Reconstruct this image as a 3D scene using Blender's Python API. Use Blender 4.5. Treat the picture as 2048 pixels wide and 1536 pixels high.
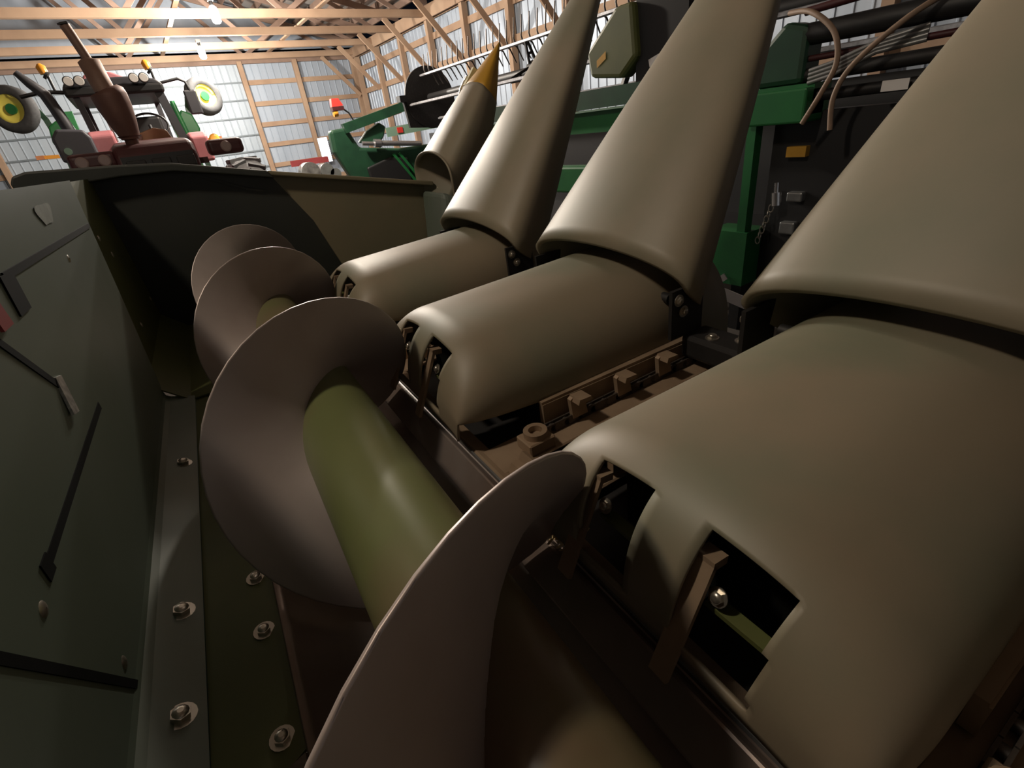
import bpy, bmesh, math, random
from mathutils import Vector, Matrix
random.seed(7)
for o in list(bpy.data.objects): bpy.data.objects.remove(o)
scene = bpy.context.scene
col = scene.collection
R = math.radians
PI = math.pi

# ------------------------------------------------------------------ camera
def cam_rows(az, th, ro):
    fw = Vector((math.sin(az)*math.cos(th), math.cos(az)*math.cos(th), -math.sin(th)))
    r0 = Vector((math.cos(az), -math.sin(az), 0))
    u0 = r0.cross(fw)
    rt = r0*math.cos(ro) - u0*math.sin(ro)
    up = r0*math.sin(ro) + u0*math.cos(ro)
    return rt, up, fw
EYE = Vector((0, 0, 1.6))
rt, up, fw = cam_rows(R(32.46), R(28.39), R(7.55))
cd = bpy.data.cameras.new('camera'); cam = bpy.data.objects.new('camera', cd); col.objects.link(cam)
cd.sensor_fit = 'HORIZONTAL'; cd.sensor_width = 36; cd.lens = 960/2048*36; cd.clip_start = .01; cd.clip_end = 200
cam.matrix_world = Matrix(((rt.x, up.x, -fw.x, EYE.x), (rt.y, up.y, -fw.y, EYE.y), (rt.z, up.z, -fw.z, EYE.z), (0, 0, 0, 1)))
scene.camera = cam
# the corn head stands a few degrees askew in the shed: its own axes
hr, hu, hf = cam_rows(R(27.75), R(29.1), R(8.76))
MW = Matrix((rt, up, fw)); MH = Matrix((hr, hu, hf))
RH = MW.transposed() @ MH                     # head axes -> shed axes

# ------------------------------------------------------------------ world, exposure
w = bpy.data.worlds.new('world'); scene.world = w; w.use_nodes = True
w.node_tree.nodes['Background'].inputs[0].default_value = (.05, .06, .09, 1)
w.node_tree.nodes['Background'].inputs[1].default_value = .05
vs = scene.view_settings
vs.view_transform = 'Standard'; vs.look = 'None'; vs.gamma = 1; vs.use_curve_mapping = False
vs.exposure = 0.0
LAMP_W = 90.0           # bulbs of the visible row
NEAR_W = 7.5           # bulb of the other row, behind the head
# bulbs hanging from the trusses: position, watts, colour
LAMPS = [((2.33, 12.39, 4.12), LAMP_W, (1, .92, .82)), ((2.48, 16.33, 4.12), LAMP_W, (1, .92, .82)),
         ((2.2, 8.4, 4.12), LAMP_W*.68, (1, .88, .74)),
         ((-1.1, 1.35, 4.12), NEAR_W, (1, .78, .56))]

# ------------------------------------------------------------------ materials
MATS = {}
def mat(name, c, rough=.6, metal=0, c2=None, scale=6, mix=.5, bump=0, detail=4, emit=None, emit_s=0, c3=None, scale3=1.2, stretch=None, spec=None):
    m = bpy.data.materials.new(name); m.use_nodes = True
    nt = m.node_tree; b = nt.nodes['Principled BSDF']
    b.inputs['Base Color'].default_value = (*c, 1)
    b.inputs['Roughness'].default_value = rough
    b.inputs['Metallic'].default_value = metal
    if spec is not None: b.inputs['Specular IOR Level'].default_value = spec
    if c2 or bump or c3:
        tc = nt.nodes.new('ShaderNodeTexCoord'); src = tc.outputs['Object']
        if stretch:
            mp = nt.nodes.new('ShaderNodeMapping'); mp.inputs['Scale'].default_value = stretch
            nt.links.new(src, mp.inputs[0]); src = mp.outputs[0]
        n = nt.nodes.new('ShaderNodeTexNoise'); n.inputs['Scale'].default_value = scale; n.inputs['Detail'].default_value = detail
        nt.links.new(src, n.inputs['Vector'])
    out = None
    if c2:
        r = nt.nodes.new('ShaderNodeValToRGB')
        r.color_ramp.elements[0].position = max(0, mix-.2); r.color_ramp.elements[0].color = (*c, 1)
        r.color_ramp.elements[1].position = min(1, mix+.2); r.color_ramp.elements[1].color = (*c2, 1)
        nt.links.new(n.outputs['Fac'], r.inputs[0]); out = r.outputs[0]
    if c3:
        n3 = nt.nodes.new('ShaderNodeTexNoise'); n3.inputs['Scale'].default_value = scale3; n3.inputs['Detail'].default_value = 6
        nt.links.new(src, n3.inputs['Vector'])
        r3 = nt.nodes.new('ShaderNodeValToRGB'); r3.color_ramp.elements[0].position = .45; r3.color_ramp.elements[1].position = .68
        nt.links.new(n3.outputs['Fac'], r3.inputs[0])
        mx = nt.nodes.new('ShaderNodeMix'); mx.data_type = 'RGBA'
        nt.links.new(r3.outputs[0], mx.inputs[0])
        if out: nt.links.new(out, mx.inputs[6])
        else: mx.inputs[6].default_value = (*c, 1)
        mx.inputs[7].default_value = (*c3, 1); out = mx.outputs[2]
    if out: nt.links.new(out, b.inputs['Base Color'])
    if bump:
        bp = nt.nodes.new('ShaderNodeBump'); bp.inputs['Strength'].default_value = bump; bp.inputs['Distance'].default_value = .01
        nt.links.new(n.outputs['Fac'], bp.inputs['Height']); nt.links.new(bp.outputs[0], b.inputs['Normal'])
    if emit:
        b.inputs['Emission Color'].default_value = (*emit, 1); b.inputs['Emission Strength'].default_value = emit_s
    MATS[name] = m; return m
mat('dusty_poly', (.215, .185, .13), .5, 0, (.26, .205, .14), 3.2, .5, c3=(.15, .165, .11), scale3=2.3)
mat('snout_poly', (.23, .20, .145), .5, 0, (.27, .225, .16), 2.6, .5, c3=(.17, .175, .12), scale3=1.7)
mat('yellow_poly', (.62, .33, .035), .5, 0, (.50, .27, .03), 9, .5)
mat('yellow_inner', (.62, .56, .30), .6)
mat('sheet_green', (.14, .175, .14), .45, 0, (.115, .15, .11), 2.5, .5, c3=(.165, .195, .17), scale3=1.3)
mat('sheet_olive', (.11, .12, .035), .5, 0, (.08, .095, .03), 4, .5)
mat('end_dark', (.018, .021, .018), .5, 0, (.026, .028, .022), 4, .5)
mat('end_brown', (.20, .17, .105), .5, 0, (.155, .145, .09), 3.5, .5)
mat('auger_green', (.14, .16, .06), .33, 0, (.115, .135, .055), 3, .5, c3=(.16, .105, .07), scale3=2.4)
mat('flight_steel', (.52, .46, .44), .4, .35, (.42, .36, .34), 5, .5, c3=(.36, .29, .26), scale3=2)
mat('trough_steel', (.26, .195, .16), .36, .45, (.17, .13, .11), 5, .5, c3=(.30, .26, .24), scale3=3)
mat('deck_steel', (.38, .28, .19), .5, .3, (.27, .19, .125), 9, .5)
mat('chain_steel', (.12, .10, .085), .5, .6, (.07, .06, .05), 20, .5)
mat('zinc', (.55, .52, .46), .32, .9)
mat('dark_iron', (.03, .028, .028), .55, .3, (.02, .02, .02), 12, .5)
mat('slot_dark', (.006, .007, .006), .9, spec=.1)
mat('label_foil', (.75, .76, .74), .3, .6, (.35, .36, .35), 90, .5)
mat('white_decal', (.62, .60, .58), .6)
mat('smear', (.26, .29, .25), .55, 0, (.16, .19, .15), 30, .5)
mat('straw', (.62, .50, .27), .7)
mat('jd_green', (.02, .17, .045), .4, 0, (.015, .13, .04), 5, .5)
mat('dark_green', (.018, .07, .035), .4, 0, (.012, .045, .025), 5, .5)
mat('light_green', (.22, .36, .27), .45)
mat('yellow_rim', (.75, .66, .12), .45)
mat('tire', (.035, .035, .036), .8, 0, (.05, .05, .05), 20, .5)
mat('black', (.012, .012, .013), .5)
mat('black_dust', (.014, .013, .013), .6, 0, (.05, .047, .045), 40, .72)
mat('red_paint', (.36, .055, .06), .42, 0, (.28, .045, .05), 4, .5)
mat('red_faded', (.62, .25, .27), .5, 0, (.5, .17, .19), 4, .5)
mat('dark_red', (.07, .014, .016), .5, 0, (.05, .012, .012), 5, .5)
mat('rust_muffler', (.15, .075, .055), .6, .25, (.11, .05, .04), 9, .5)
mat('rust_pipe', (.25, .155, .115), .6, .2, (.19, .11, .08), 9, .5)
mat('amber', (.85, .36, .04), .3, 0, emit=None)
mat('lamp_glass', (.75, .72, .68), .2)
mat('headlight', (.30, .22, .20), .25)
mat('cab_gray', (.045, .045, .052), .5)
mat('tank_gray', (.085, .085, .10), .55)
mat('orange_tape', (.60, .24, .10), .5)
mat('tan_dash', (.48, .28, .17), .6)
mat('cab_glass', (.55, .68, .66), .12)
mat('bright_red', (.70, .05, .04), .4)
mat('chrome', (.75, .75, .78), .2, .9)
mat('gray_steel', (.30, .31, .31), .4, .6, (.22, .22, .22), 12, .5)
mat('light_gray', (.55, .53, .53), .6)
mat('hose_tan', (.30, .20, .14), .6, 0, (.22, .15, .10), 30, .5)
mat('tine_wire', (.10, .085, .075), .4, .6)
mat('bat_gray', (.55, .56, .60), .4, .5, (.30, .30, .32), 25, .5)
mat('wood', (.37, .245, .16), .75, 0, (.31, .20, .13), 3, .5, stretch=(1, 1, 1), c3=(.42, .29, .195), scale3=.8)
mat('wood_dark', (.27, .18, .135), .8, 0, (.22, .145, .11), 4, .5)
mat('siding', (.43, .49, .57), .42, .2, (.34, .395, .47), .9, .5, stretch=(3, 3, .25))
mat('door_siding', (.42, .475, .535), .45, .2, (.35, .405, .46), .9, .5, stretch=(3, 3, .25))
mat('door_rail', (.16, .19, .21), .5, .3)
mat('roof_sheet', (.36, .34, .32), .5, .2)
mat('floor', (.10, .085, .07), .9, 0, (.06, .05, .042), 1.5, .5, bump=.4)
mat('bulb', (1, .95, .85), .4, 0, emit=(1, .93, .82), emit_s=160)
mat('led', (1, 1, 1), .4, 0, emit=(.92, .95, 1), emit_s=14)
mat('engine_gray', (.30, .30, .29), .45, .5, (.12, .11, .11), 9, .5)

# ------------------------------------------------------------------ mesh helpers
def frame_from(d):
    d = Vector(d).normalized(); a = Vector((0, 0, 1)) if abs(d.z) < .95 else Vector((1, 0, 0))
    u = d.cross(a).normalized(); return u, u.cross(d).normalized()
class MB:
    def __init__(s): s.v = []; s.f = []; s.sm = []
    def add(s, vs, fs, smooth=False):
        n = len(s.v); s.v += [tuple(p) for p in vs]
        for f in fs: s.f.append(tuple(i+n for i in f)); s.sm.append(smooth)
        return s
    def box(s, x0, x1, y0, y1, z0, z1):
        return s.add([(x, y, z) for x in (x0, x1) for y in (y0, y1) for z in (z0, z1)],
                     [(0, 1, 3, 2), (4, 6, 7, 5), (0, 4, 5, 1), (2, 3, 7, 6), (0, 2, 6, 4), (1, 5, 7, 3)])
    def obox(s, c, ex, ey, ez):      # oriented box: centre, three half vectors
        c, ex, ey, ez = map(Vector, (c, ex, ey, ez))
        return s.add([c+ex*i+ey*j+ez*k for i in (-1, 1) for j in (-1, 1) for k in (-1, 1)],
                     [(0, 1, 3, 2), (4, 6, 7, 5), (0, 4, 5, 1), (2, 3, 7, 6), (0, 2, 6, 4), (1, 5, 7, 3)])
    def bar(s, a, b, wd, ht, side=None):   # rectangular bar between points
        a, b = Vector(a), Vector(b); d = (b-a)
        if side is None: u, v = frame_from(d)
        else:
            u = Vector(side).normalized(); v = d.normalized().cross(u)
        return s.obox((a+b)/2, d/2, u*wd/2, v*ht/2)
    def tube(s, pts, r, n=12, cap=True, smooth=True):
        pts = [Vector(p) for p in pts]; rr = r if isinstance(r, (list, tuple)) else [r]*len(pts)
        vs = []; fs = []; pu = None
        for i, p in enumerate(pts):
            d = (pts[min(i+1, len(pts)-1)]-pts[max(i-1, 0)])
            u, v = frame_from(d)
            if pu is not None:
                u2 = pu - d.normalized()*pu.dot(d.normalized())
                if u2.length > 1e-6: u = u2.normalized(); v = u.cross(d.normalized())
            pu = u
            for k in range(n):
                t = 2*PI*k/n; vs.append(p+u*math.cos(t)*rr[i]+v*math.sin(t)*rr[i])
        for i in range(len(pts)-1):
            for k in range(n): fs.append((i*n+k, i*n+(k+1) % n, (i+1)*n+(k+1) % n, (i+1)*n+k))
        s.add(vs, fs, smooth)
        if cap:
            s.add(vs[:n], [tuple(range(n))[::-1]]); s.add(vs[-n:], [tuple(range(n))])
        return s
    def prism(s, poly, axis, a, b):   # polygon in the two other axes, extruded along axis from a to b
        def p3(p, t):
            q = list(p); q.insert(axis, t); return q
        n = len(poly)
        s.add([p3(p, a) for p in poly]+[p3(p, b) for p in poly],
              [tuple(range(n))[::-1], tuple(range(n, 2*n))]+[(i, (i+1) % n, n+(i+1) % n, n+i) for i in range(n)])
        return s
    def grid(s, rows, smooth=True, closed=False):
        n = len(rows[0]); vs = [p for r in rows for p in r]; fs = []
        for i in range(len(rows)-1):
            for j in range(n if closed else n-1):
                fs.append((i*n+j, i*n+(j+1) % n, (i+1)*n+(j+1) % n, (i+1)*n+j))
        return s.add(vs, fs, smooth)
    def mesh(s, name, m, fix=True):
        me = bpy.data.meshes.new(name); me.from_pydata(s.v, [], s.f); me.validate()
        for p, q in zip(me.polygons, s.sm): p.use_smooth = q
        if fix:
            b = bmesh.new(); b.from_mesh(me); bmesh.ops.recalc_face_normals(b, faces=b.faces); b.to_mesh(me); b.free()
        me.materials.append(MATS[m]); return me
    def build(s, name, m, parent=None, loc=(0, 0, 0), fix=True):
        o = bpy.data.objects.new(name, s.mesh(name, m, fix)); col.objects.link(o); o.parent = parent; o.location = loc
        return o
def tag(o, label, cat, group=None, kind=None):
    o['label'] = label; o['category'] = cat
    if group: o['group'] = group
    if kind: o['kind'] = kind
    return o
def empty(name, loc=(0, 0, 0)):
    o = bpy.data.objects.new(name, None); col.objects.link(o); o.location = loc; o.empty_display_size = .2; return o
def inst(name, me, parent, loc, rot=None, scale=None):
    o = bpy.data.objects.new(name, me); col.objects.link(o); o.parent = parent; o.location = loc
    if rot is not None: o.rotation_euler = rot
    if scale is not None: o.scale = scale
    return o
def bevel(o, wdt=.004, seg=2):
    m = o.modifiers.new('bevel', 'BEVEL'); m.width = wdt; m.segments = seg; m.limit_method = 'ANGLE'; return o
def solid(o, t, off=-1):
    m = o.modifiers.new('solidify', 'SOLIDIFY'); m.thickness = t; m.offset = off; return o

# ------------------------------------------------------------------ the shed
BW, SW, EAVE = 20.3, 8.0, 4.3
LX, FY = -10.0, -7.0
def sheet_mesh(name, m, width, h, along):      # ribbed siding panel, ribs every 0.225
    b = MB(); pts = []; n = 4; p = width/n
    for i in range(n):
        a = i*p; pts += [(a, 0), (a+p*.36, 0), (a+p*.42, .018), (a+p*.50, .018), (a+p*.56, 0)]
    pts.append((width, 0))
    rows = [[(x, -d, 0) if along == 'x' else (-d, x, 0) for x, d in pts], [(x, -d, h) if along == 'x' else (-d, x, h) for x, d in pts]]
    b.grid(rows, smooth=False); return b.mesh(name, m, fix=False)
fl = MB().box(LX-1, SW+1, FY-1, BW+1, -.2, 0).build('floor', 'floor'); tag(fl, 'dark dirt floor of the machine shed under the machines', 'floor', kind='structure')
# back wall
wb = MB().box(LX, SW+.15, BW+.06, BW+.1, 0, EAVE+.35).build('wall_back', 'siding'); tag(wb, 'white metal back wall with wooden posts and girts behind the tractor', 'wall', kind='structure')
sm_b = sheet_mesh('siding_sheet', 'siding', .9, EAVE+.3, 'x')
x = 4.05
while x < SW: inst('siding_sheet', sm_b, wb, (x, BW+.05, 0)); x += .9
x = -2.9-.9*8
while x < -2.95: inst('siding_sheet', sm_b, wb, (x, BW+.05, 0)); x += .9
for px in (4.03, 5.79, 7.85, -2.86, -5.0, -7.2): bevel(MB().box(px-.075, px+.075, BW-.16, BW+.0, 0, EAVE+.05).build('post', 'wood', wb), .006, 1)
for gz in (3.76, 3.14, 2.52, 1.89, 1.24, .62):
    for a, b_ in ((4.1, 5.72), (5.86, 7.8), (-4.93, -2.93), (-7.13, -5.07)):
        MB().box(a, b_, BW-.02, BW+.03, gz-.07, gz+.07).build('girt', 'wood', wb)
MB().box(LX, SW, BW-.1, BW+.0, EAVE-.02, EAVE+.2).build('header_board', 'wood_dark', wb)
# big sliding door in the back wall
dr = MB().box(-2.8, 3.96, BW+.03, BW+.05, 0, EAVE).build('door_1', 'door_siding'); tag(dr, 'wide white sliding shed door with thin grey rails in back wall', 'door', kind='structure')
sm_d = sheet_mesh('door_sheet', 'door_siding', .845, EAVE, 'x')
for i in range(8): inst('door_sheet', sm_d, dr, (-2.8+i*.845, BW+.02, 0))
for gz in (3.78, 3.28, 2.77, 2.25, 1.76, 1.25, .75): MB().box(-2.8, 3.96, BW-.03, BW+.0, gz-.022, gz+.022).build('door_rail', 'door_rail', dr)
gb = MB(); gb.prism([(LX, EAVE+.3), (SW+.15, EAVE+.3), (SW+.15, EAVE+.62), (-1.0, 7.2), (LX, EAVE+.62)], 1, BW+.06, BW+.1); gb.build('gable', 'siding', wb)
# right side wall
POSTS = [19.9-1.87*i for i in range(14)]
ws = MB().box(SW+.06, SW+.1, FY, BW+.1, 0, EAVE+.35).build('wall_right', 'siding'); tag(ws, 'white ribbed metal side wall with wooden posts, girts and top plate', 'wall', kind='structure')
sm_s = sheet_mesh('siding_sheet', 'siding', .9, EAVE+.3, 'y')
y = BW-.9
while y > FY: inst('siding_sheet', sm_s, ws, (SW+.05, y, 0)); y -= .9
pm = MB().box(-.16, 0, -.07, .07, 0, EAVE+.05).mesh('post', 'wood')
gm = MB().box(-.03, .02, 0, 1.73, -.075, .075).mesh('girt', 'wood')
for py in POSTS:
    inst('post', pm, ws, (SW, py, 0))
    for gz in (3.92, 3.23, 2.55, 1.87, 1.2, .55): inst('girt', gm, ws, (SW, py-1.80, gz))
for gz in (3.92, 3.23, 2.55, 1.87, 1.2, .55): inst('girt', gm, ws, (SW, BW-.33, gz), scale=(1, .19, 1))
MB().box(SW-.2, SW-.16, FY, BW, EAVE-.02, EAVE+.27).build('top_plate', 'wood', ws)
MB().box(SW-.04, SW-.0, FY, BW, EAVE-.02, EAVE+.27).build('top_plate', 'wood', ws)
kb = MB().bar((-.2, 0, 3.12), (-1.32, 0, 4.36), .05, .13, side=(0, 1, 0)).mesh('knee_brace', 'wood')
for py in POSTS: inst('knee_brace', kb, ws, (SW, py+.09, 0))
wl = MB().box(LX-.1, LX, FY, BW+.1, 0, EAVE+.3).build('wall_left', 'siding'); tag(wl, 'plain white metal wall on the far left side of the shed', 'wall', kind='structure')
wf = MB().box(LX, SW+.1, FY-.1, FY, 0, EAVE+.3).build('wall_front', 'siding'); gb = MB(); gb.prism([(LX, EAVE+.3), (SW+.15, EAVE+.3), (SW+.15, EAVE+.62), (-1.0, 7.2), (LX, EAVE+.62)], 1, FY-.1, FY); gb.build('gable', 'siding', wf)
tag(wf, 'plain white metal wall behind the photographer', 'wall', kind='structure')
# roof on trusses
RX, RZ, E0 = -1.0, 6.9, 4.62
def rz(x): return E0+(RZ-E0)*(1-abs(x-RX)/9.0)
rb = MB(); rb.prism([(SW+.15, rz(SW)+.30), (RX, RZ+.32), (LX-.15, rz(LX)+.30), (LX-.15, rz(LX)+.34), (RX, RZ+.36), (SW+.15, rz(SW)+.34)], 1, FY-.1, BW+.1)
ce = rb.build('ceiling', 'roof_sheet'); tag(ce, 'pale metal roof over open wooden trusses and purlins', 'ceiling', kind='structure')
chord = MB().box(LX, SW-.2, -.04, .0, 0, .16).mesh('truss_chord', 'wood')
chord2 = MB().box(LX, SW-.2, .045, .085, 0, .16).mesh('truss_chord', 'wood')
tc = MB(); tc.prism([(SW, rz(SW)-.02), (RX, RZ-.02), (LX, rz(LX)-.02), (LX, rz(LX)+.14), (RX, RZ+.14), (SW, rz(SW)+.14)], 1, 0, .045); tcm = tc.mesh('top_chord', 'wood_dark')
nodes = [(7.2, 1), (5.6, 0), (4.2, 1), (2.6, 0), (1.0, 1), (-1.0, 0), (-3.0, 1), (-4.6, 0), (-6.2, 1), (-7.6, 0)]
webs = []
for (xa, ta), (xb, tb) in zip(nodes, nodes[1:]):
    za = rz(xa) if ta == 0 else EAVE+.1; zb = rz(xb) if tb == 0 else EAVE+.1
    webs.append(MB().bar((xa, .02, za+.04), (xb, .02, zb+.04), .045, .10, side=(0, 1, 0)).mesh('truss_web', 'wood_dark'))
for py in POSTS:
    inst('truss_chord', chord, ce, (0, py, EAVE+.06)); inst('truss_chord', chord2, ce, (0, py, EAVE+.06))
    inst('top_chord', tcm, ce, (0, py, 0))
    for wm in webs: inst('truss_web', wm, ce, (0, py, 0))
for px in [7.8-.42*i for i in range(42)]:
    MB().box(px-.022, px+.022, FY, BW, rz(px)+.13, rz(px)+.29).build('purlin', 'wood_dark', ce)
for px in (1.95, -3.5, 5.0): MB().box(px-.05, px+.05, FY, BW, EAVE+.225, EAVE+.265).build('truss_tie', 'wood', ce)
# bulbs
def lamp(i, pos, watts, colr, label):
    r = empty('ceiling_light', pos)
    tag(r, label, 'light', 'bare bulbs hanging under the trusses')
    bm = MB(); prof = [(0, -.22), (.05, -.215), (.075, -.19), (.08, -.15), (.08, .0), (.06, .035), (.03, .06)]
    bm.grid([[(a*math.cos(2*PI*k/14), a*math.sin(2*PI*k/14), z) for k in range(14)] for a, z in prof], closed=True)
    bm.build('bulb', 'bulb', r)
    so = MB(); so.tube([(0, 0, .055), (0, 0, .13)], [.032, .036], 12); so.build('socket', 'black', r)
    MB().box(-.05, .05, -.05, .05, .13, .19).build('junction_box', 'gray_steel', r)
    ld = bpy.data.lights.new('bulb_light', 'POINT'); ld.energy = watts*10; ld.color = colr; ld.shadow_soft_size = .09
    lo = bpy.data.objects.new('bulb_light', ld); col.objects.link(lo); lo.parent = r; lo.location = (0, 0, -.33)
LL = ['glaring bare bulb at the top edge of the picture under a truss', 'farther bare bulb above the cab of the red tractor', 'nearer bare bulb of the row, out of frame overhead', 'bare bulb over the rear of the corn head, out of frame']
for i, (p, wt, c) in enumerate(LAMPS): lamp(i, p, wt, c, LL[i])
# bright white rectangle by the corner
wkl = empty('work_light', (5.96, BW-.32, 1.12)); tag(wkl, 'blinding white rectangular work light by the dark green end shield', 'light')
MB().box(-.16, .16, -.02, 0, 0, .78).build('lit_panel', 'led', wkl); MB().box(-.18, .18, .005, .04, -.02, .80).build('housing', 'gray_steel', wkl)
MB().box(-.03, .03, .02, .05, -1.12, 0).build('stand_pole', 'gray_steel', wkl); MB().box(-.2, .2, -.15, .05, -1.12, -1.09).build('stand_base', 'gray_steel', wkl)

# ------------------------------------------------------------------ the corn head (built in its own axes, the eye at the origin)
HB = Vector((.45, 1.2, -1.55))
head = empty('corn_head'); head.matrix_world = Matrix.Translation(EYE + RH @ HB) @ RH.to_4x4()
tag(head, 'big corn head with tan hoods, folded-up snouts and green auger', 'corn header')
OFF = -HB
def part(b, name, m, parent=head, fix=True):
    o = b.build(name, m, parent, OFF if parent is head else (0, 0, 0), fix); return o
D = .762; Y0 = .28
# auger ---------------------------------------------------------
AX, AZ, AR, TR = .0705, -.489, .235, .080
def helix_y(turn):            # turn measured at the top of the flight
    ks = [-1.4, -1, 0, 1, 2, 3, 3.4]; ys = [-.71, -.43, .255, .945, 1.70, 2.45, 2.68]
    for a, b_, p, q in zip(ks, ks[1:], ys, ys[1:]):
        if turn <= b_: return p+(q-p)*(turn-a)/(b_-a)
    return ys[-1]
tb = MB(); tb.tube([(AX, -.75, AZ), (AX, 2.74, AZ)], TR, 40)
tube = part(tb, 'auger_tube', 'auger_green'); tube['label'] = 'green auger tube'
rows = []; N = 44; t0, t1 = -1.35, 3.3; M_ = int((t1-t0)*N)
for side in (0, 1):
    rr = []
    for i in range(M_+1):
        tn = t0+(t1-t0)*i/M_; a = 2*PI*tn; yy = helix_y(tn)+(.0022 if side else -.0022)
        rr.append([(AX+r_*math.sin(a), yy, AZ+r_*math.cos(a)) for r_ in ([TR-.004, TR+.05, TR+.10, AR-.003, AR] if side == 0 else [AR, AR-.003, TR+.10, TR+.05, TR-.004])])
    rows.append(rr)
fb = MB()
fb.grid([a+b_ for a, b_ in zip(rows[0], rows[1])])
flight = part(fb, 'auger_flight', 'flight_steel', tube); flight['label'] = 'worn steel auger flighting'
# smooth weld fillets along the flight root
# trough ---------------------------------------------------------
TRR = .272
arc = [(AX+TRR*math.sin(R(a)), AZ+TRR*math.cos(R(a))) for a in range(122, 232, 4)]
b = MB(); b.grid([[(x_, -.75, z_) for x_, z_ in arc], [(x_, 2.74, z_) for x_, z_ in arc]])
solid(part(b, 'trough', 'trough_steel'), .004)
lx, lz = arc[0]
b = MB(); b.prism([(lx-.004, lz), (lx+.006, lz+.012), (lx+.034, lz+.004), (lx+.034, lz-.004), (lx+.008, lz+.002)], 1, -.75, 2.74); part(b, 'trough_lip', 'deck_steel')
b = MB(); b.box(lx-.004, lx+.0, -.2, 2.74, lz-.03, lz+.01); part(b, 'wear_strip', 'gray_steel')
b = MB(); ca, sa = math.cos(R(130)), math.sin(R(130)); cc = Vector((AX+.258*sa, 0, AZ+.258*ca))
b.obox(cc+Vector((0, .995, 0)), (0, 1.745, 0), Vector((sa, 0, ca))*.011, Vector((ca, 0, -sa))*.034); bevel(part(b, 'stripper_bar', 'trough_steel'), .005, 2)
# rear lower plate with its bolts
b = MB(); b.prism([(.47, -.137), (.49, -.125), (2.74, -.125), (2.74, -.258), (.44, -.258), (.45, -.18)], 2, -.70, -.694)
b2 = MB(); b2.v = [(p[1], p[0], p[2]) for p in b.v]; b2.f = b.f; b2.sm = b.sm
part(b2, 'floor_plate', 'sheet_olive')
b = MB(); b.prism([(-.139, -.66), (-.125, -.70), (-.125, -.71), (-.26, -.71), (-.26, -.70)], 1, -.75, .44); part(b, 'floor_plate', 'trough_steel')
def hexbolt(r=.011, h=.009):
    b = MB(); b.tube([(0, 0, 0), (0, 0, .0025)], r*1.5, 16, smooth=False); b.tube([(0, 0, .0025), (0, 0, h)], r, 6, smooth=False)
    b.tube([(0, 0, h), (0, 0, h+.002), (0, 0, h+.003)], [r*.8, r*.7, r*.3], 12)
    return b.mesh('bolt', 'zinc')
def dome(r=.011):
    b = MB(); b.grid([[(r*math.cos(t)*math.cos(2*PI*k/14), r*math.cos(t)*math.sin(2*PI*k/14), r*.55*math.sin(t)) for k in range(14)] for t in (0, .3, .6, .9, 1.2, 1.5)], closed=True)
    return b.mesh('bolt', 'zinc')
BOLT, DOME, SMALL = hexbolt(), dome(.0125), dome(.007)
def bolt(me, p, n, parent=head, s=1):
    q = Vector((0, 0, 1)).rotation_difference(Vector(n).normalized()).to_euler()
    return inst('bolt', me, parent, Vector(p)+OFF, q, (s, s, s))
for p in [(-.169, .826), (-.17, .694), (-.17, .499), (-.17, 1.05), (-.17, 1.3)]: bolt(BOLT, (*p, -.694), (.15, -.1, 1))
# back sheet ---------------------------------------------------------
def bx(z): return -.282+.0855*z
b = MB(); prof = [(bx(0)-.03, -.012), (bx(0)-.028, .0), (bx(0), .0), (bx(-.3), -.3), (bx(-.64), -.64)]
prof += [(-.334, -.655), (-.322, -.666), (-.258, -.69)]
b.grid([[(x_, -.9, z_) for x_, z_ in prof], [(x_, .4, z_) for x_, z_ in prof], [(x_, 1.82, z_) for x_, z_ in prof]], smooth=False)
back = solid(part(b, 'back_sheet', 'sheet_green'), .005); back['label'] = 'grey green back sheet with slots and bolts'
NB = Vector((1, 0, -.0855)).normalized()
def on_back(y_, z_, d=0): return Vector((bx(z_), y_, z_))+NB*d
for (ya, za, yb, zb, wd) in [(1.0, -.108, 1.80, -.111, .012), (.80, -.11, .983, -.28, .013), (1.13, -.383, .644, -.391, .014), (.42, -.24, .676, -.65, .013)]:
    b = MB(); b.bar(on_back(ya, za, .0), on_back(yb, zb, .0), wd, .013, side=NB.cross(on_back(yb, zb)-on_back(ya, za)))
    part(b, 'slot', 'slot_dark')
for (yy, zz, hh) in [(1.012, -.135, .05), (.655, -.392, .022), (.56, -.66, .012)]:
    b = MB(); b.obox(on_back(yy, zz, 0), NB*.0068, Vector((0, 1, 0))*hh*.6, Vector((.0855, 0, 1)).normalized()*hh*.6); part(b, 'slot', 'slot_dark')
b = MB(); b.obox(on_back(.905, -.142, .007), NB*.002, Vector((0, .022, 0)), Vector((0, 0, .02))); part(b, 'reflector', 'red_paint')
b = MB(); b.obox(on_back(.985, -.30, .008), NB*.002, Vector((0, .014, -.003)), Vector((0, .012, .030))); part(b, 'foil_tag', 'label_foil')
b = MB(); b.add([on_back(1.40+.06*math.cos(t)*(1+.25*math.sin(3*t)), -.05+.026*math.sin(t)*(1+.3*math.cos(2*t)), .0056) for t in [2*PI*k/20 for k in range(20)]], [tuple(range(20))]); part(b, 'scuff', 'smear')
for (yy, zz, s) in [(.601, -.408, 1), (.68, -.602, 1), (1.425, -.145, .8), (1.13, -.383, .5)]: bolt(DOME, on_back(yy, zz, .001), NB, s=s)
for yy in (.812, .606, 1.35): bolt(BOLT, (-.287, yy, -.677), (.35, 0, 1), s=1.25)
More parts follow.
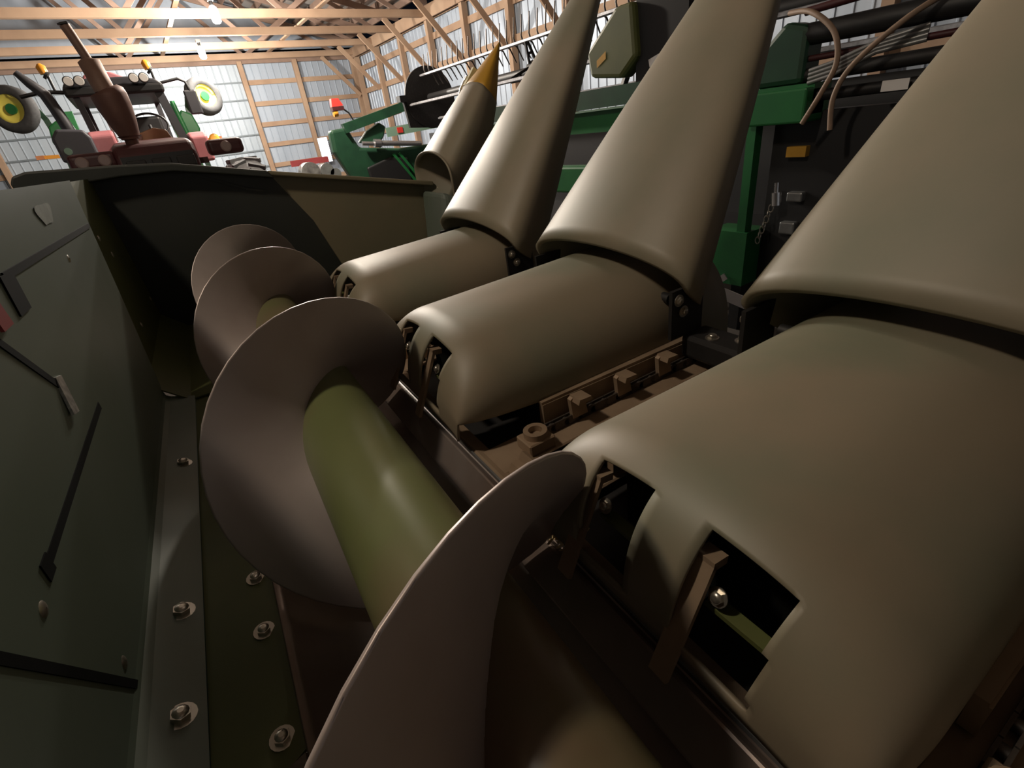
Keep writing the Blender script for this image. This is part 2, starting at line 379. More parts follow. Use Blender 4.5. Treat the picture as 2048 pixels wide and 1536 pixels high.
# farther back sheet behind, up to the end sheet
b = MB(); b.grid([[(-.36, 1.80, .0), (-.36, 2.78, .0)], [(-.36, 1.80, -.60), (-.36, 2.78, -.60)], [(-.27, 1.80, -.69), (-.27, 2.78, -.69)], [(-.12, 1.80, -.69), (-.12, 2.78, -.69)]], smooth=False)
solid(part(b, 'back_sheet', 'sheet_olive'), .005)
for p in [(2.283, -.189), (2.369, -.259), (2.70, -.509), (2.201, -.498)]: bolt(DOME, (-.358, *p), (1, 0, 0))
# end sheet ---------------------------------------------------------
FX = [(.31, -.078), (.45, -.34), (.575, -.60)]
b = MB(); b.prism([(-.36, .02), (-.055, .012), (.31, -.078), (.45, -.34), (.575, -.76), (-.36, -.76)], 1, 2.75, 2.758)  # shaded rear half of the end sheet, its shade painted in as dark colour
o = part(b, 'end_sheet', 'end_dark'); o['label'] = 'inner end panel with its shade painted dark'
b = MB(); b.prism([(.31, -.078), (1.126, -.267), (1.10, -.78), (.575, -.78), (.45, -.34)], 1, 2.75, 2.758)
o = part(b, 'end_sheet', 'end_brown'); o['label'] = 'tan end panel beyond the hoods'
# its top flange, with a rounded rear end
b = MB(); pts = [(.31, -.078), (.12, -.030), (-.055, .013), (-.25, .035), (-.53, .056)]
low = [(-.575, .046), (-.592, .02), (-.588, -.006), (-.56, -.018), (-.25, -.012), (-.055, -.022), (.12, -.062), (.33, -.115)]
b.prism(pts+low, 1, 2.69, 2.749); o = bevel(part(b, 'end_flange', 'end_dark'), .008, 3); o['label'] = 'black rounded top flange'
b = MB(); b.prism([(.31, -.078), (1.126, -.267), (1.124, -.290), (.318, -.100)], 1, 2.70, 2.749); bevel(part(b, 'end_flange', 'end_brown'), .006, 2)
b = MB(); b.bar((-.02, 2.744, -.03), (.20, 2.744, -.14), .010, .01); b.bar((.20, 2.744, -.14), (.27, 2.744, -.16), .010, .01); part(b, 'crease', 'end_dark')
# hoods ---------------------------------------------------------
HW = .262
def hood_point(s, t):
    # s along (0 rear bottom .. 1 front), t -1..1 across
    if s < .45:
        q = s/.45*PI/2; X = .405-.128*math.cos(q); top = -.575+.18*math.sin(q)**.85; wd = HW*(.86+.14*math.sin(q)**.6)
    else:
        q = (s-.45)/.55; X = .405+.72*q; top = -.395+.030*q; wd = HW*(1-.03*q)
    zb = -.545-.085*max(0, (X-.3)/.82)
    zb = min(zb, top-.02) if s < .1 else zb
    a = t*PI/2; sn, cs = math.sin(a), math.cos(a); e = .80
    return (X, math.copysign(abs(sn)**e, sn)*wd, zb+(max(top, zb+.0)-zb)*abs(cs)**e)
def hood_mesh():
    S = [i/40*.45 for i in range(40)]+[.45+.55*i/14 for i in range(15)]; T = [-1+2*i/80 for i in range(81)]
    P = [[hood_point(s, t) for t in T] for s in S]
    b = bmesh.new(); V = [[b.verts.new(p) for p in r] for r in P]
    for i in range(len(S)-1):
        for j in range(len(T)-1):
            c = [P[i][j], P[i+1][j], P[i+1][j+1], P[i][j+1]]
            cx = sum(p[0] for p in c)/4; cy = sum(p[1] for p in c)/4; cz = sum(p[2] for p in c)/4
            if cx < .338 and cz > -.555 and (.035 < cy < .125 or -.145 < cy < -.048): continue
            f = b.faces.new((V[i][j], V[i][j+1], V[i+1][j+1], V[i+1][j])); f.smooth = True
    loose = [v for v in b.verts if not v.link_faces]
    for v in loose: b.verts.remove(v)
    bmesh.ops.remove_doubles(b, verts=b.verts, dist=.0005)
    bmesh.ops.recalc_face_normals(b, faces=b.faces)
    if sum(f.normal.z for f in b.faces) < 0: bmesh.ops.reverse_faces(b, faces=b.faces)
    me = bpy.data.meshes.new('hood'); b.to_mesh(me); b.free(); me.materials.append(MATS['dusty_poly']); return me
HOOD = hood_mesh()
strap_b = MB(); strap_b.bar((.345, 0, -.455), (.322, 0, -.452), .026, .012, side=(0, 1, 0)); strap_b.bar((.326, 0, -.452), (.255, 0, -.60), .026, .007, side=(0, 1, 0))
STRAP = strap_b.mesh('strap', 'deck_steel')
ledge = MB().box(.318, .336, -.036, .040, -.515, -.508).mesh('inner_ledge', 'sheet_olive')
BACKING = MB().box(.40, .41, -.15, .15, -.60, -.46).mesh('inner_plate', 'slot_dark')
def hood(k):
    o = inst('hood', HOOD, head, Vector((0, Y0+D*k, 0))+OFF); solid(o, .006)
    for yy in (.131, -.052):
        s = inst('strap', STRAP, o, (0, yy, 0)); s['label'] = 'worn steel strap in the hood opening'
        inst('bolt', BOLT, o, (.322, yy-.022, -.49), (0, R(-60), 0), (.7, .7, .7))
    for yy in (.078, -.1): inst('inner_ledge', ledge, o, (0, yy, 0))
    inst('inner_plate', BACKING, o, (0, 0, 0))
    return o
for k in (-1, 0, 1, 2): hood(k)
# snouts ---------------------------------------------------------
FT = Vector((.893, 0, -.425)); TIPC = Vector((1.615, 0, .468)); TIPE = Vector((1.565, 0, .322))
def snout_ring(s, tip, wsc=1.0, n=44, cut=None):
    L = tip-FT; ud = L.normalized(); un = Vector((-ud.z, 0, ud.x)); c = FT+L*s
    fat = 1.0 if cut is None and wsc >= 1 else 1.5
    wd = (.295*(1-s)**.845+.020)*wsc; hi = .091*(1-s)**.92+.020; lo = (.188*(1-s)**.97+.018)*fat
    out = []
    for i in range(n+1):
        t = i/n
        if t < .22:   q = t/.22; y_, z_ = -wd*(.587+.413*math.sin(q*PI/2)), -lo*(1-q)
        elif t > .78: q = (1-t)/.22; y_, z_ = wd*(.587+.413*math.sin(q*PI/2)), -lo*(1-q)
        else:
            a = (t-.22)/.56*PI; y_, z_ = -math.cos(a)*wd, max(0, math.sin(a))**.85*hi
        p = c+un*z_+Vector((0, y_, 0))+ud*(.04*max(0, z_/hi)*(1-s))
        if cut: p += ud*((cut[0]-p.x)/ud.x*max(0, 1-(s-cut[1])/cut[2]))
        out.append(tuple(p))
    return out
def snout_mesh(s0, s1, tip, wsc=1.0, cut=None):
    b = MB(); n = 24
    b.grid([snout_ring(s0+(s1-s0)*i/n, tip, wsc, cut=cut) for i in range(n+1)])
    return b.mesh('snout', 'snout_poly')
def tip_mesh(s0, tip, wsc=1.0):
    b = MB(); n = 10; rows = []; c = FT+(tip-FT)*s0
    r_ = snout_ring(s0, tip, wsc*1.05)
    for i in range(n+1):
        q = i/n; rows.append([tuple((Vector(p)-c)*(1-q*.96)+c.lerp(tip, q)) for p in r_])
    b.grid(rows); return b.mesh('snout_tip', 'yellow_poly')
SN = snout_mesh(0, .88, TIPC); TI = tip_mesh(.87, TIPC)
HG = MB().box(.855, .965, -.005, .005, -.54, -.415).mesh('hinge_plate', 'dark_iron')
cross = MB(); cross.tube([(.91, -.235, -.46), (.91, .235, -.46)], .014, 10); HC = cross.mesh('hinge_rod', 'dark_iron')
for k in (-1, 0, 1, 2):
    o = inst('snout', SN, head, Vector((0, Y0+D*k, 0))+OFF); solid(o, .016); o['label'] = 'tan divider snout folded up'
    t = inst('snout_tip', TI, o, (0, 0, 0)); solid(t, .004)
    inst('hinge_plate', HG, o, (0, -.285, 0)); inst('hinge_plate', HG, o, (0, .285, 0)); inst('hinge_rod', HC, o, (0, 0, 0))
    for yy, n_ in ((-.292, -1), (.292, 1)):
        for xx, zz in ((.875, -.44), (.892, -.472)): inst('bolt', BOLT, o, (xx, yy, zz), (R(90)*-n_, 0, 0), (.9, .9, .9))
# end snout, shorter, beyond the end sheet
ES = snout_mesh(.30, .74, TIPE, .99, (1.065, .30, .25)); ET = tip_mesh(.73, TIPE, .99*.95)
UD = (TIPE-FT).normalized(); UN = Vector((-UD.z, 0, UD.x)); SL = (TIPE-FT).length
o = inst('snout', ES, head, Vector((0, Y0+D*3-.02, 0))+OFF); solid(o, .010); o['label'] = 'short end snout with yellow point'
t = inst('snout_tip', ET, o, (0, 0, 0)); solid(t, .004); t['label'] = 'yellow snout point'
b = MB(); b.obox(FT+UD*(SL*.80)+UN*.02+Vector((0, .075, 0)), UD*.05, (0, .012, 0), UN*.02); b.build('tip_liner', 'yellow_inner', o)
b = MB(); b.tube([FT+UD*(SL*.66)+Vector((0, .10, .03)), FT+UD*(SL*.70)+Vector((0, .115, .05)), FT+UD*(SL*.76)+Vector((0, .10, .06))], .006, 8); b.build('latch_wire', 'chrome', o)
# end divider body under the end snout
b = MB(); b.prism([(1.06, -.30), (1.35, -.45), (1.35, -.80), (1.0, -.80)], 1, 2.45, 2.745); bevel(part(b, 'end_divider', 'sheet_green'), .03, 3)
# decks, chains ---------------------------------------------------------
lug_b = MB(); lug_b.prism([(-.012, 0), (.03, 0), (.022, .05), (-.004, .058), (-.016, .05)], 1, -.006, .006); lug_b.prism([(-.012, .046), (.028, .046), (.024, .056), (-.008, .058)], 1, -.03, .006)
LUG = lug_b.mesh('chain_lug', 'deck_steel')
lk = MB(); lk.box(-.018, .018, -.008, -.004, 0, .022); lk.box(-.018, .018, .004, .008, 0, .022); lk.tube([(0.014, -.008, .011), (.014, .008, .011)], .008, 8); LINK = lk.mesh('chain_link', 'chain_steel')
for k in (-1, 0, 1):
    yc = Y0+D*k+D/2
    b = MB(); b.box(.305, 1.10, yc-.125, yc-.028, -.632, -.624); bevel(part(b, 'deck_plate', 'deck_steel'), .003, 1)
    b = MB(); b.box(.305, 1.10, yc+.028, yc+.125, -.632, -.624); bevel(part(b, 'deck_plate', 'deck_steel'), .003, 1)
    b = MB(); b.box(.305, .365, yc-.125, yc+.125, -.640, -.632); part(b, 'deck_plate', 'deck_steel')
    b = MB(); b.box(.312, 1.12, yc-.38, yc+.38, -.80, -.645); part(b, 'row_unit_frame', 'dark_iron')
    for sg in (-1, 1):
        b = MB(); b.bar((.47, yc+sg*.112, -.590), (.98, yc+sg*.112, -.600), .016, .05, side=(0, 1, 0)); part(b, 'chain_guide', 'deck_steel')
        b = MB(); b.bar((.47, yc+sg*.118, -.562), (.98, yc+sg*.118, -.570), .022, .006, side=(0, 1, 0)); part(b, 'guide_cap', 'deck_steel')
        for i in range(15): inst('chain_link', LINK, head, Vector((.46+.038*i, yc+sg*.084, -.624))+OFF)
        for i in range(4):
            l_ = inst('chain_lug', LUG, head, Vector((.48+.135*i+(.06 if sg > 0 else 0), yc+sg*.080, -.612))+OFF, (0, 0, PI if sg < 0 else 0))
        # tensioner block with a round eye
        b = MB(); b.box(.385, .45, yc+sg*.062-.028, yc+sg*.062+.028, -.624, -.596)
        b.tube([(.418, yc+sg*.062, -.597), (.418, yc+sg*.062, -.582)], .026, 18, cap=False); b.tube([(.418, yc+sg*.062, -.582), (.418, yc+sg*.062, -.597)], .015, 18, cap=False)
        b.grid([[(.418+r_*math.cos(2*PI*q/18), yc+sg*.062+r_*math.sin(2*PI*q/18), -.582) for q in range(18)] for r_ in (.015, .026)], closed=True)
        bevel(part(b, 'chain_tensioner', 'deck_steel'), .003, 1)
    b = MB(); b.prism([(.325, -.624), (.372, -.624), (.372, -.596), (.362, -.590), (.352, -.606), (.335, -.606)], 1, yc-.05, yc+.03); part(b, 'deck_clip', 'deck_steel')
    b = MB(); b.box(.90, .99, yc-.10, yc+.10, -.60, -.54); bevel(part(b, 'hinge_block', 'dark_iron'), .01, 2)
    bolt(BOLT, (.93, yc+.03, -.54), (0, 0, 1)); bolt(BOLT, (.96, yc-.03, -.54), (0, 0, 1))
# frame and stands under it
b = MB(); b.box(-.34, -.22, -.85, 2.74, -.84, -.74); part(b, 'frame_beam', 'dark_green')
b = MB(); b.box(.32, .46, -.85, 2.74, -.93, -.80); part(b, 'frame_beam', 'dark_green')
for yy in (-.5, 2.4):
    b = MB(); b.box(-.33, .95, yy-.05, yy+.05, -.93, -.86); part(b, 'cross_beam', 'dark_green')
    for xx in (-.26, .8):
        b = MB(); b.box(xx-.04, xx+.04, yy-.04, yy+.04, -1.57, -.90); b.box(xx-.10, xx+.10, yy-.10, yy+.10, -1.585, -1.565); part(b, 'stand_leg', 'dark_iron')
# loose straw caught by the trough lip
sb = MB()
for i in range(80):
    c = Vector((random.uniform(.296, .318), random.uniform(.45, .505), random.uniform(-.616, -.604))); a = random.uniform(0, 2*PI); L = random.uniform(.012, .034)
    d = Vector((math.cos(a), math.sin(a), random.uniform(0, .35)))*L
    sb.bar(c, c+d, random.uniform(.002, .005), .0008)
so = sb.build('loose_straw', 'straw'); so.matrix_world = Matrix.Translation(EYE) @ RH.to_4x4()
tag(so, 'loose straw and husk caught between auger trough and nearest hood', 'straw', kind='stuff')

# ------------------------------------------------------------------ red tractor facing the camera
tr = empty('red_tractor', (.28, 8.0, 0)); tag(tr, 'red cab tractor with tall rusty muffler, facing the camera', 'tractor')
TO = Vector((-.28, -8.0, 0))
def tp(b, name, m, parent=tr, label=None):
    o = b.build(name, m, parent, TO if parent is tr else (0, 0, 0))
    if label: o['label'] = label
    return o
b = MB(); b.tube([(.10, 6.8, 1.55), (.10, 6.8, 1.90), (.10, 6.8, 1.93)], [.06, .06, .11], 20)
b.tube([(.10, 6.8, 1.90), (.10, 6.8, 1.96), (.095, 6.8, 2.06), (.085, 6.8, 2.20), (.08, 6.8, 2.29), (.075, 6.8, 2.325), (.07, 6.8, 2.34)], [.08, .10, .125, .15, .155, .15, .12], 28)
muf = tp(b, 'muffler', 'rust_muffler')
b = MB(); b.tube([(.065, 6.8, 2.33), (.04, 6.8, 2.58), (.04, 6.8, 2.60)], [.09, .092, .05], 22); b.build('muffler_neck', 'rust_pipe', muf)
b = MB(); b.tube([(.04, 6.8, 2.58), (-.005, 6.8, 2.80), (-.02, 6.8, 2.86)], [.04, .042, .044], 18); b.build('exhaust_pipe', 'rust_pipe', muf)
b = MB(); b.tube([(-.05, 6.76, 2.865), (0.01, 6.76, 2.875)], .012, 8); b.tube([(-.025, 6.8, 2.866), (-.025, 6.8, 2.874)], .047, 16); b.build('rain_cap', 'black', muf)
b = MB(); b.prism([(6.55, 1.2), (6.55, 1.72), (6.62, 1.84), (6.9, 1.87), (8.9, 1.97), (8.9, 1.2)], 0, -.10, .62); bevel(tp(b, 'hood', 'dark_red'), .05, 4)
b = MB(); b.box(-.06, .58, 6.52, 6.56, 1.0, 1.74); tp(b, 'grille', 'black')
for i in range(3): b = MB(); b.box(-.03+.22*i, .14+.22*i, 6.505, 6.525, 1.60, 1.70); bevel(tp(b, 'grille_vent', 'dark_iron'), .01, 2)
for xa, xb in ((-.48, -.08), (.74, 1.10)):
    b = MB(); b.box(xa, xb, 6.62, 6.80, 1.66, 1.815); pod = bevel(tp(b, 'light_pod', 'dark_red'), .045, 4)
    for q in ((.27, .73) if xa < 0 else (.5,)):
        b = MB(); cx = xa+(xb-xa)*q; b.tube([(cx, 6.63, 1.735), (cx, 6.612, 1.735), (cx, 6.606, 1.735)], [.055, .055, .04], 18); b.build('headlight', 'headlight', pod)
b = MB(); b.box(-.15, .72, 6.75, 6.80, 1.60, 1.66); tp(b, 'pod_bracket', 'dark_red')
# cab
b = MB(); b.prism([(-.34, 2.60), (-.30, 2.66), (-.05, 2.70), (.45, 2.70), (.68, 2.66), (.74, 2.60)], 1, 8.85, 10.3); rf = bevel(tp(b, 'cab_roof', 'cab_gray'), .02, 3)
b = MB(); b.prism([(-.12, 2.69), (-.06, 2.76), (.22, 2.78), (.40, 2.69)], 1, 9.0, 10.2); bevel(b.build('roof_cap', 'red_faded', rf), .02, 3)
b = MB(); b.prism([(.02, 2.77), (.05, 2.82), (.16, 2.82), (.24, 2.775)], 1, 9.1, 9.6); bevel(b.build('roof_vent', 'lamp_glass', rf), .01, 2)
b = MB(); b.box(-.34, .74, 8.80, 10.3, 2.50, 2.61); bevel(tp(b, 'roof_visor', 'black'), .03, 3)
for xa in (-.24, -.13, .44, .55):
    b = MB(); b.tube([(xa, 8.82, 2.66), (xa, 8.72, 2.66)], [.05, .058], 18); wlm = tp(b, 'work_lamp', 'black')
    b = MB(); b.tube([(xa, 8.722, 2.66), (xa, 8.712, 2.66)], [.05, .045], 18); b.build('lens', 'lamp_glass', wlm)
b = MB(); b.bar((-.24, 8.9, 2.55), (-.22, 8.95, 1.85), .09, .07, side=(0, 1, 0)); tp(b, 'cab_pillar', 'cab_gray')
b = MB(); b.bar((.66, 8.9, 2.55), (.76, 8.85, 1.78), .12, .10, side=(0, 1, 0)); tp(b, 'cab_pillar', 'cab_gray')
for xa in (-.22, .68): b = MB(); b.bar((xa, 10.2, 2.55), (xa, 10.2, 1.8), .07, .07, side=(0, 1, 0)); tp(b, 'cab_pillar', 'cab_gray')
b = MB(); b.tube([(-.02, 8.98, 1.98), (-.05, 8.98, 2.45)], .012, 8); tp(b, 'grab_rail', 'light_gray')
sw = MB(); cw = Vector((.42, 9.15, 2.15)); ring = []
for q in range(33):
    a = 2*PI*q/32; ring.append(cw+Vector((.22*math.cos(a), .07*math.sin(a), .15*math.sin(a))))
sw.tube(ring, .014, 8, cap=False); sw.tube([cw, cw+Vector((0, -.2, -.3))], .02, 8); tp(sw, 'steering_wheel', 'black')
b = MB(); b.box(.02, .66, 8.93, 9.1, 1.78, 1.97); dash = bevel(tp(b, 'dashboard', 'tan_dash'), .04, 3)
b = MB(); b.prism([(.20, 1.95), (.62, 1.95), (.58, 2.07), (.44, 2.11), (.22, 2.05)], 1, 8.96, 9.05); bevel(b.build('gauge_panel', 'tan_dash', dash), .02, 2)
b = MB(); b.tube([(.22, 8.95, 2.02), (.22, 8.93, 2.02)], .05, 16); b.build('gauge', 'rust_muffler', dash)
b = MB(); b.box(.18, .62, 9.7, 9.85, 1.8, 2.3); b.box(.18, .62, 9.4, 9.85, 1.75, 1.85); bevel(tp(b, 'seat', 'black'), .04, 3)
for xa, xb, za, zb in ((-.30, -.03, 1.80, 2.12), (.80, 1.02, 1.62, 2.00)):
    b = MB(); b.prism([(8.7, za), (8.7, zb-.06), (8.8, zb), (10.2, zb), (10.3, za)], 0, xa, xb); bevel(tp(b, 'fender', 'red_faded'), .03, 3)
for xa in (-.42, .68):
    b = MB(); b.tube([(xa, 9.0, 2.60), (xa, 9.0, 2.76)], .015, 8); bs = tp(b, 'beacon_post', 'black')
    b = MB(); b.tube([(xa, 9.0, 2.76), (xa-.02, 9.0, 2.78)], [.05, .05], 14); b.build('beacon_base', 'black', bs)
    b = MB(); b.tube([(xa-.02, 9.0, 2.78), (xa-.03, 9.0, 2.86), (xa-.035, 9.0, 2.89)], [.045, .05, .02], 16); b.build('beacon_lens', 'amber', bs)
b = MB(); b.tube([(.72, 9.0, 2.62), (.95, 9.0, 2.66), (1.03, 9.0, 2.62), (1.05, 9.0, 2.5)], .018, 8); mr = tp(b, 'mirror_arm', 'black')
b = MB(); b.box(.96, 1.12, 8.98, 9.03, 2.22, 2.52); bevel(b.build('mirror', 'cab_gray', mr), .02, 2)
b = MB(); b.tube([(-.34, 9.0, 2.58), (-.55, 9.0, 2.60), (-.78, 9.0, 2.56)], .022, 8); tp(b, 'mirror_arm', 'black')
b = MB(); b.tube([(-.70, 8.9, 2.80), (-.62, 8.9, 2.68), (-.53, 8.9, 2.56), (-.50, 8.9, 2.40), (-.46, 8.9, 2.12)], [.035, .055, .065, .065, .07], 16); tp(b, 'intake_stack', 'cab_gray')
b = MB(); b.prism([(-.66, 1.80), (-.66, 2.08), (-.58, 2.17), (-.32, 2.14), (-.27, 2.05), (-.27, 1.80)], 1, 8.6, 8.9); tk = bevel(tp(b, 'side_tank', 'tank_gray'), .03, 3)
b = MB(); b.tube([(-.56, 8.6, 1.92), (-.56, 8.588, 1.92)], .04, 16); b.build('cap', 'light_green', tk)
b = MB(); b.box(-.1, .62, 6.7, 10.2, .55, 1.25); bevel(tp(b, 'chassis', 'dark_red'), .05, 2)
def wheel_ag(cx, cy, r, wd, nl, parentf, rim='light_gray'):
    b = MB(); prof = [(r*.55, -wd*.42), (r*.75, -wd*.5), (r*.93, -wd*.46), (r*.97, -wd*.3), (r*.97, wd*.3), (r*.93, wd*.46), (r*.75, wd*.5), (r*.55, wd*.42)]
    b.grid([[(cx+t, cy+a*math.cos(2*PI*k/40), r+a*math.sin(2*PI*k/40)) for k in range(40)] for a, t in prof], closed=True)
    ty = parentf(b, 'tire', 'tire')
    b = MB()
    for k in range(nl):
        for sg in (-1, 1):
            a = 2*PI*(k+.5*(sg > 0))/nl; a2 = a+.16
            def pt(an, t, rr): return Vector((cx+t, cy+rr*math.cos(an), r+rr*math.sin(an)))
            p, q = pt(a, sg*.01, r*.985), pt(a2, sg*wd*.48, r*.97)
            nrm = Vector((0, math.cos(a), math.sin(a))); b.obox((p+q)/2, (q-p)/2, nrm*.03, nrm.cross(q-p).normalized()*.025)
    lg = b.build('tread', 'tire', ty)
    b = MB(); b.grid([[(cx+t, cy+a*math.cos(2*PI*k/32), r+a*math.sin(2*PI*k/32)) for k in range(32)] for a, t in ((.05, -.1), (r*.3, -.08), (r*.5, -wd*.3), (r*.56, -wd*.42), (r*.56, wd*.42), (r*.5, wd*.3), (.05, .1))], closed=True)
    b.build('rim', rim, ty)
wheel_ag(1.50, 9.6, .80, .46, 20, tp); wheel_ag(-.94, 9.6, .80, .46, 20, tp); wheel_ag(.98, 7.0, .48, .28, 16, tp); wheel_ag(-.42, 7.0, .48, .28, 16, tp)
b = MB(); b.tube([(-.9, 9.6, .80), (1.5, 9.6, .80)], .12, 14); b.tube([(-.4, 7.0, .48), (.98, 7.0, .48)], .07, 12); tp(b, 'axle', 'dark_red')

# ------------------------------------------------------------------ green folded planter behind the tractor
pl = empty('folded_planter', (.3, 13, 0)); tag(pl, 'green folded planter with two raised yellow-rimmed wheels behind the tractor', 'planter')
PO = Vector((-.3, -13, 0))
def pp(b, name, m, parent=pl):
    return b.build(name, m, parent, PO if parent is pl else (0, 0, 0))
def marker_wheel(c, r, axis):
    axis = Vector(axis).normalized(); u, v = frame_from(axis)
    def ring(a, t, n=36): return [tuple(Vector(c)+axis*t+u*(a*math.cos(2*PI*k/n))+v*(a*math.sin(2*PI*k/n))) for k in range(n)]
    b = MB(); b.grid([ring(a, t) for a, t in ((r*.60, -.09), (r*.72, -.115), (r*.92, -.10), (r, -.05), (r, .05), (r*.92, .10), (r*.72, .115), (r*.60, .09))], closed=True); ty = pp(b, 'tire', 'tire')
    b = MB(); b.grid([ring(a, t) for a, t in ((.04, .0), (r*.35, -.02), (r*.5, -.03), (r*.56, -.09), (r*.62, -.092), (r*.62, .09), (r*.5, .03), (.04, .02))], closed=True); b.build('rim', 'yellow_rim', ty)
    b = MB(); b.tube([Vector(c)-axis*.10, Vector(c)+axis*.06], [.06, .085], 16); b.build('hub', 'jd_green', ty)
    return ty
marker_wheel((1.70, 12.8, 2.78), .345, (.42, -.9, .12)); marker_wheel((-1.28, 12.8, 2.79), .37, (-.45, -.88, .15))
for sg, pts in ((1, [(1.66, 12.9, 2.80), (1.44, 12.95, 2.86), (1.36, 13, 2.62), (1.34, 13, 2.30), (1.32, 13, 1.9), (1.40, 13, .6)]), (-1, [(-1.26, 12.9, 2.80), (-1.02, 12.95, 2.86), (-.93, 13, 2.62), (-.90, 13, 2.30), (-.90, 13, 1.9), (-.98, 13, .6)])):
    b = MB()
    for p, q in zip(pts, pts[1:]): b.bar(p, q, .10, .09, side=(0, 1, 0))
    pp(b, 'marker_arm', 'dark_green')
    c = Vector(pts[3])
    b = MB(); b.prism([(c.x-sg*.24, c.z-.20), (c.x-sg*.26, c.z+.10), (c.x-sg*.12, c.z+.30), (c.x+sg*.05, c.z+.20), (c.x+sg*.10, c.z-.05), (c.x+sg*.04, c.z-.34)], 1, 12.9, 13.1); bevel(pp(b, 'arm_bracket', 'jd_green'), .03, 2)
    b = MB(); b.tube([(c.x-sg*.15, 12.88, c.z-.35), (c.x-sg*.22, 12.88, c.z+.45)], .045, 12); pp(b, 'cylinder', 'jd_green')
    b = MB(); b.bar((c.x+sg*.10, 12.95, c.z-.28), (c.x+sg*.34, 12.95, c.z-.27), .06, .02, side=(0, 0, 1)); tpn = pp(b, 'marker_flag', 'amber')
    b = MB(); b.bar((c.x+sg*.32, 12.94, c.z-.27), (c.x+sg*.44, 12.94, c.z-.268), .065, .024, side=(0, 0, 1)); b.build('flag_end', 'orange_tape', tpn)
b = MB(); b.tube([(1.62, 12.9, 2.02), (1.62, 12.82, 2.02), (1.62, 12.80, 2.02)], [.09, .10, .07], 16); pp(b, 'amber_lamp', 'amber')
for xx in (1.05, -.62):
    b = MB(); b.bar((xx, 13.05, 2.72), (xx+(.12 if xx > 0 else -.1), 13.05, 1.2), .22, .12, side=(1, 0, 0)); pp(b, 'wing_frame', 'jd_green')
b = MB(); b.box(-1.2, 1.6, 13.0, 13.25, 1.1, 1.32); pp(b, 'toolbar', 'jd_green')
b = MB(); b.box(-1.15, -.95, 12.95, 13.15, 0, 1.15); b.box(1.3, 1.5, 12.95, 13.15, 0, 1.15); pp(b, 'parking_stand', 'dark_green')

# ------------------------------------------------------------------ grain platform along the right wall
gp = empty('grain_platform', (3.9, 5, 0)); tag(gp, 'long green grain platform with black reel along the side wall', 'grain header')
GO = Vector((-3.9, -5, 0))
def gpp(b, name, m, parent=gp):
    return b.build(name, m, parent, GO if parent is gp else (0, 0, 0))
# reel
RCX, RCZ = 4.52, 2.13
b = MB(); b.tube([(RCX, 8.48, RCZ), (RCX, 8.52, RCZ)], .46, 40, smooth=False); sh = gpp(b, 'reel_shield', 'black_dust')
b = MB(); b.prism([(4.02, 2.13), (4.06, 1.72), (4.75, 1.66), (5.0, 1.85), (5.0, 2.2), (4.5, 2.4)], 1, 8.50, 8.56); b.build('shield_plate', 'black_dust', sh)
b = MB(); b.box(3.93, 4.05, 8.42, 8.56, 2.10, 2.19); b.build('reel_mount', 'black', sh)
b = MB(); b.tube([(RCX, 1.0, RCZ), (RCX, 8.5, RCZ)], .06, 14); gpp(b, 'reel_shaft', 'black')
tine = MB(); tine.tube([(0, 0, 0), (-.02, 0, .06), (-.005, 0, .16), (.01, 0, .27)], [.011, .010, .009, .007], 6); TN = tine.mesh('tine', 'tine_wire')
for bi, ang in enumerate((15, 105, 195, 285)):
    bxx = RCX-.41*math.sin(R(ang)); bzz = RCZ+.33*math.cos(R(ang))
    b = MB(); b.tube([(bxx, 1.0, bzz), (bxx, 8.46, bzz)], .022, 10); b.box(bxx-.035, bxx+.012, 1.0, 8.46, bzz-.012, bzz+.012); bt = gpp(b, 'reel_bat', 'bat_gray')
    if bi == 0:
        for i in range(44): inst('tine', TN, gp, Vector((bxx, 8.3-.155*i, bzz))+GO)
        for i in range(40): inst('tine', TN, gp, Vector((bxx+.02, 8.2-.155*i, bzz))+GO, (0, R(140), 0), (1, 1, .8))
for yy in (5.6, 2.9):
    b = MB()
    for ang in (15, 105, 195, 285):
        e = Vector((RCX-.41*math.sin(R(ang)), yy, RCZ+.33*math.cos(R(ang)))); c = Vector((RCX, yy, RCZ))
        sd = Vector((math.cos(R(ang)), 0, math.sin(R(ang))))
        b.bar(c+sd*.07, e+sd*.015, .02, .03, side=(0, 1, 0)); b.bar(c-sd*.07, e-sd*.015, .02, .03, side=(0, 1, 0)); b.bar(c.lerp(e, .6)+sd*.03, c.lerp(e, .6)-sd*.03, .02, .03, side=(0, 1, 0))
    b.tube([(RCX, yy-.04, RCZ), (RCX, yy+.04, RCZ)], .12, 18); gpp(b, 'reel_spider', 'black')
